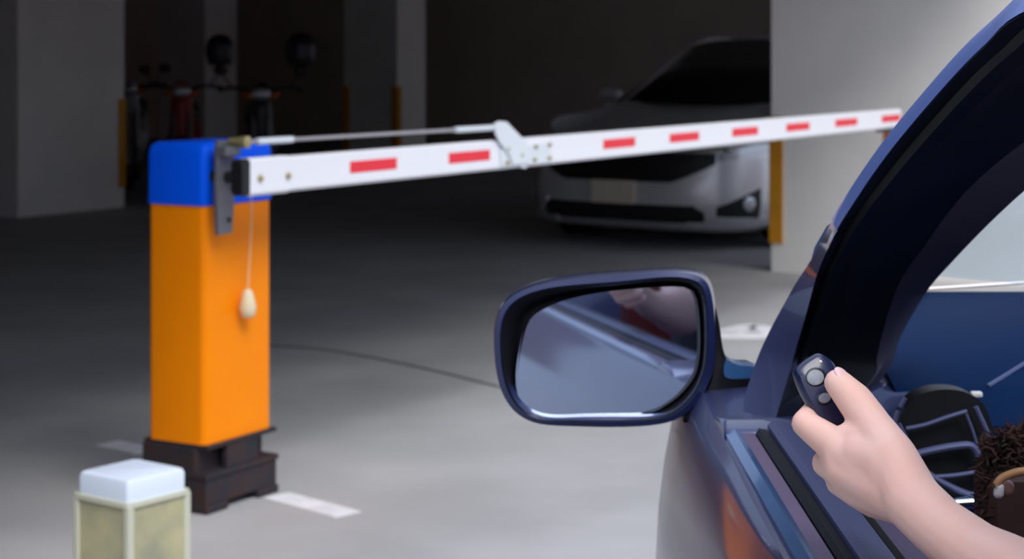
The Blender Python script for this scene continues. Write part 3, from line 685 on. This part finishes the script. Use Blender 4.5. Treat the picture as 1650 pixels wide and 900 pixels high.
# cabin
def cab(y, wd, z, y2=None): return [K(wd*t, y+((y2 or 0)*abs(t)**2), z-.05*abs(t)**3) for t in [-1+k/8 for k in range(17)]]
C1, C2, C3, C4, C5 = cab(1.05, .74, .965, .22), cab(1.95, .58, 1.41, .12), cab(2.7, .60, 1.47), cab(3.5, .57, 1.40), cab(4.15, .66, 1.0)
bm = BM(); loft(bm, [C1, C2], closed=False); o = obj('windscreen', bm, M_darkglass, sc_); o.modifiers.new('s', 'SOLIDIFY').thickness = .01
bm = BM(); loft(bm, [C2, C3, C4], closed=False); o = obj('roof', bm, M_silv, sc_); o.modifiers.new('s', 'SOLIDIFY').thickness = .02
bm = BM(); loft(bm, [C4, C5], closed=False); o = obj('rear_window', bm, M_darkglass, sc_); o.modifiers.new('s', 'SOLIDIFY').thickness = .01
for i in (0, -1):
    sg = -1 if i == 0 else 1
    base = [K(.80*sg, y, .93) for y in (1.27, 2.0, 2.7, 3.5, 4.15)]; top = [C1[i], C2[i], C3[i], C4[i], C5[i]]
    bm = BM(); loft(bm, [base, top], closed=False); o = obj('side_window', bm, M_darkglass, sc_); o.modifiers.new('s', 'SOLIDIFY').thickness = .012
    obj('roof_pillar', tube(BM(), smooth_open([K(.79*sg, 1.15, .93), C1[i], C2[i], C3[i], C4[i], C5[i]], 3), .022, 8), M_silv, sc_)
    c = K(.93*sg, 1.45, 1.0)
    bm = BM(); capsule(bm, c-rtv*.06, c+rtv*.06, .05, .05); capsule(bm, c, K(.80*sg, 1.40, .95), .03, .03)
    obj('side_mirror', bm, M_silv, sc_)
    for y in (.95, 3.55):
        Mw = Matrix.Translation(K(.80*sg, y, .31)) @ (rtv*sg).to_track_quat('Z', 'Y').to_matrix().to_4x4()
        wh = obj('wheel', lathe(BM(), [(.2, -.1), (.29, -.1), (.31, -.07), (.31, .07), (.29, .095), (.21, .095), (.19, .05)], 28, Mw), M_tyre, sc_)
        obj('rim', lathe(BM(), [(.205, .05), (.205, .09), (.17, .085), (.05, .06), (.001, .07)], 20, Mw), M_alloy, wh)
        obj('wheel_arch', lathe(BM(), [(.30, .085), (.36, .088), (.36, .094), (.30, .094)], 28, Mw), M_black, sc_)

# ------------------------------------------------------------------ scooters and helmets in the dark
M_scblack = mat('black_fairing', (20, 20, 24), .4, coat=.3)
M_scwhite = mat('grey_fairing', (150, 150, 156), .4, coat=.3)
M_scred = mat('red_fairing', (150, 20, 28), .4, coat=.3)
def scooter(loc, rz, fair, label):
    t = thing('scooter', label, 'scooter', loc, rz, None)
    X = Matrix.Translation(loc) @ Matrix.Rotation(rz, 4, 'Z')      # local -y is forward
    def V(x, y, z): return X @ Vector((x, y, z))
    for y in (-.62, .62):
        Mw = X @ Matrix.Translation((0, y, .27)) @ Matrix.Rotation(math.pi/2, 4, 'Y')
        wh = obj('wheel', lathe(BM(), [(.19, -.04), (.25, -.045), (.27, -.02), (.27, .02), (.25, .045), (.19, .04), (.18, 0)], 28, Mw), M_tyre, t)
        obj('rim', lathe(BM(), [(.19, -.03), (.19, .03), (.05, .035), (.001, .04), (.001, -.04), (.05, -.035)], 20, Mw), M_alloy, wh)
    bm = BM()
    for a, b, r, s in (((0, -.40, .92), (0, -.34, .40), .10, .13), ((0, -.34, .36), (0, .05, .33), .12, .12), ((0, .1, .42), (0, .75, .66), .15, .10), ((-.08, .1, .5), (-.06, .65, .66), .09, .06), ((.08, .1, .5), (.06, .65, .66), .09, .06), ((0, -.45, .98), (0, -.40, .92), .09, .09)):
        capsule(bm, V(*a), V(*b), r, s)
    fused('fairing', bm, fair, .02, 3, t)
    bm = BM()
    for a, b, r, s in (((0, .05, .74), (0, .75, .80), .10, .09), ((-.05, .1, .74), (-.05, .7, .79), .09, .08), ((.05, .1, .74), (.05, .7, .79), .09, .08)): capsule(bm, V(*a), V(*b), r, s)
    fused('seat', bm, M_black, .02, 3, t)
    hb = obj('handlebar', tube(BM(), smooth_open([V(-.36, -.30, 1.0), V(-.22, -.36, 1.02), V(0, -.40, .98), V(.22, -.36, 1.02), V(.36, -.30, 1.0)]), .016), M_black, t)
    for s in (-1, 1):
        obj('mirror', loft(BM(), [[V(s*.34+.06*k*math.cos(a), -.33+dy, 1.17+.045*k*math.sin(a)) for a in [2*math.pi*i/14 for i in range(14)]] for dy, k in ((-.02, .5), (-.01, .95), (.005, 1), (.008, .9))]), M_black, hb)
        obj('mirror_stalk', tube(BM(), [V(s*.25, -.35, 1.02), V(s*.33, -.33, 1.15)], .007, 8), M_black, hb)
        obj('fork', tube(BM(), [V(s*.07, -.62, .27), V(s*.06, -.44, .80)], .02), M_steel, t)
        obj('indicator', capsule(BM(), V(s*.10, -.53, .95), V(s*.14, -.50, .97), .025, .02), mat('amber_lens', (190, 90, 20), .3), t)
    obj('headlamp', capsule(BM(), V(-.03, -.52, .97), V(.03, -.52, .97), .055, .055), M_lamp, t)
    obj('front_mudguard', loft(BM(), [[V(x, -.62+.30*math.cos(a), .27+.30*math.sin(a)) for x in (-.06, .06)]+[V(x, -.62+.285*math.cos(a), .27+.285*math.sin(a)) for x in (.06, -.06)] for a in [math.radians(30+150*i/10) for i in range(11)]]), fair, t)
    obj('stand', tube(BM(), [V(-.08, .15, .30), V(-.20, .25, .012)], .012), M_steel, t)
    return X
def gpt(px, d): p = U(px, 300, d); p.z = 0; return p
X1 = scooter(gpt(212, 18.6), math.radians(8), M_scwhite, 'grey scooter half hidden behind the wide left column')
X2 = scooter(gpt(296, 17.4), math.radians(8), M_scred, 'dark red scooter in the middle of the parked row')
X3 = scooter(gpt(420, 16.3), math.radians(8), M_scblack, 'black scooter nearest the rear column')
def helmet(X, m, label):
    c = X @ Vector((.34, -.33, 1.335))
    t = thing('helmet', label, 'helmet', c, 0, 'helmets on the scooter mirrors')
    bm = BM()
    prof = [(.001, .16), (.06, .15), (.10, .115), (.128, .06), (.132, 0), (.125, -.06), (.108, -.12), (.095, -.125), (.10, -.06), (.10, 0), (.06, .09), (.001, .12)]
    obj('shell', lathe(bm, prof, 28, Matrix.Translation(c)), m, t)
    rings = [[c+Vector(((.136 if o else .128)*math.sin(a), -(.136 if o else .128)*math.cos(a), z)) for o, z in ((0, -.05), (1, -.05), (1, .05), (0, .05))] for a in [math.radians(-65+130*i/14) for i in range(15)]]
    obj('visor', loft(BM(), rings), mat('smoked_visor', (24, 28, 44), .4), t)
helmet(X2, M_scblack, 'black helmet with a bluish visor hung over the dark red scooter')
helmet(X3, M_scblack, 'round black helmet hung over the black scooter')
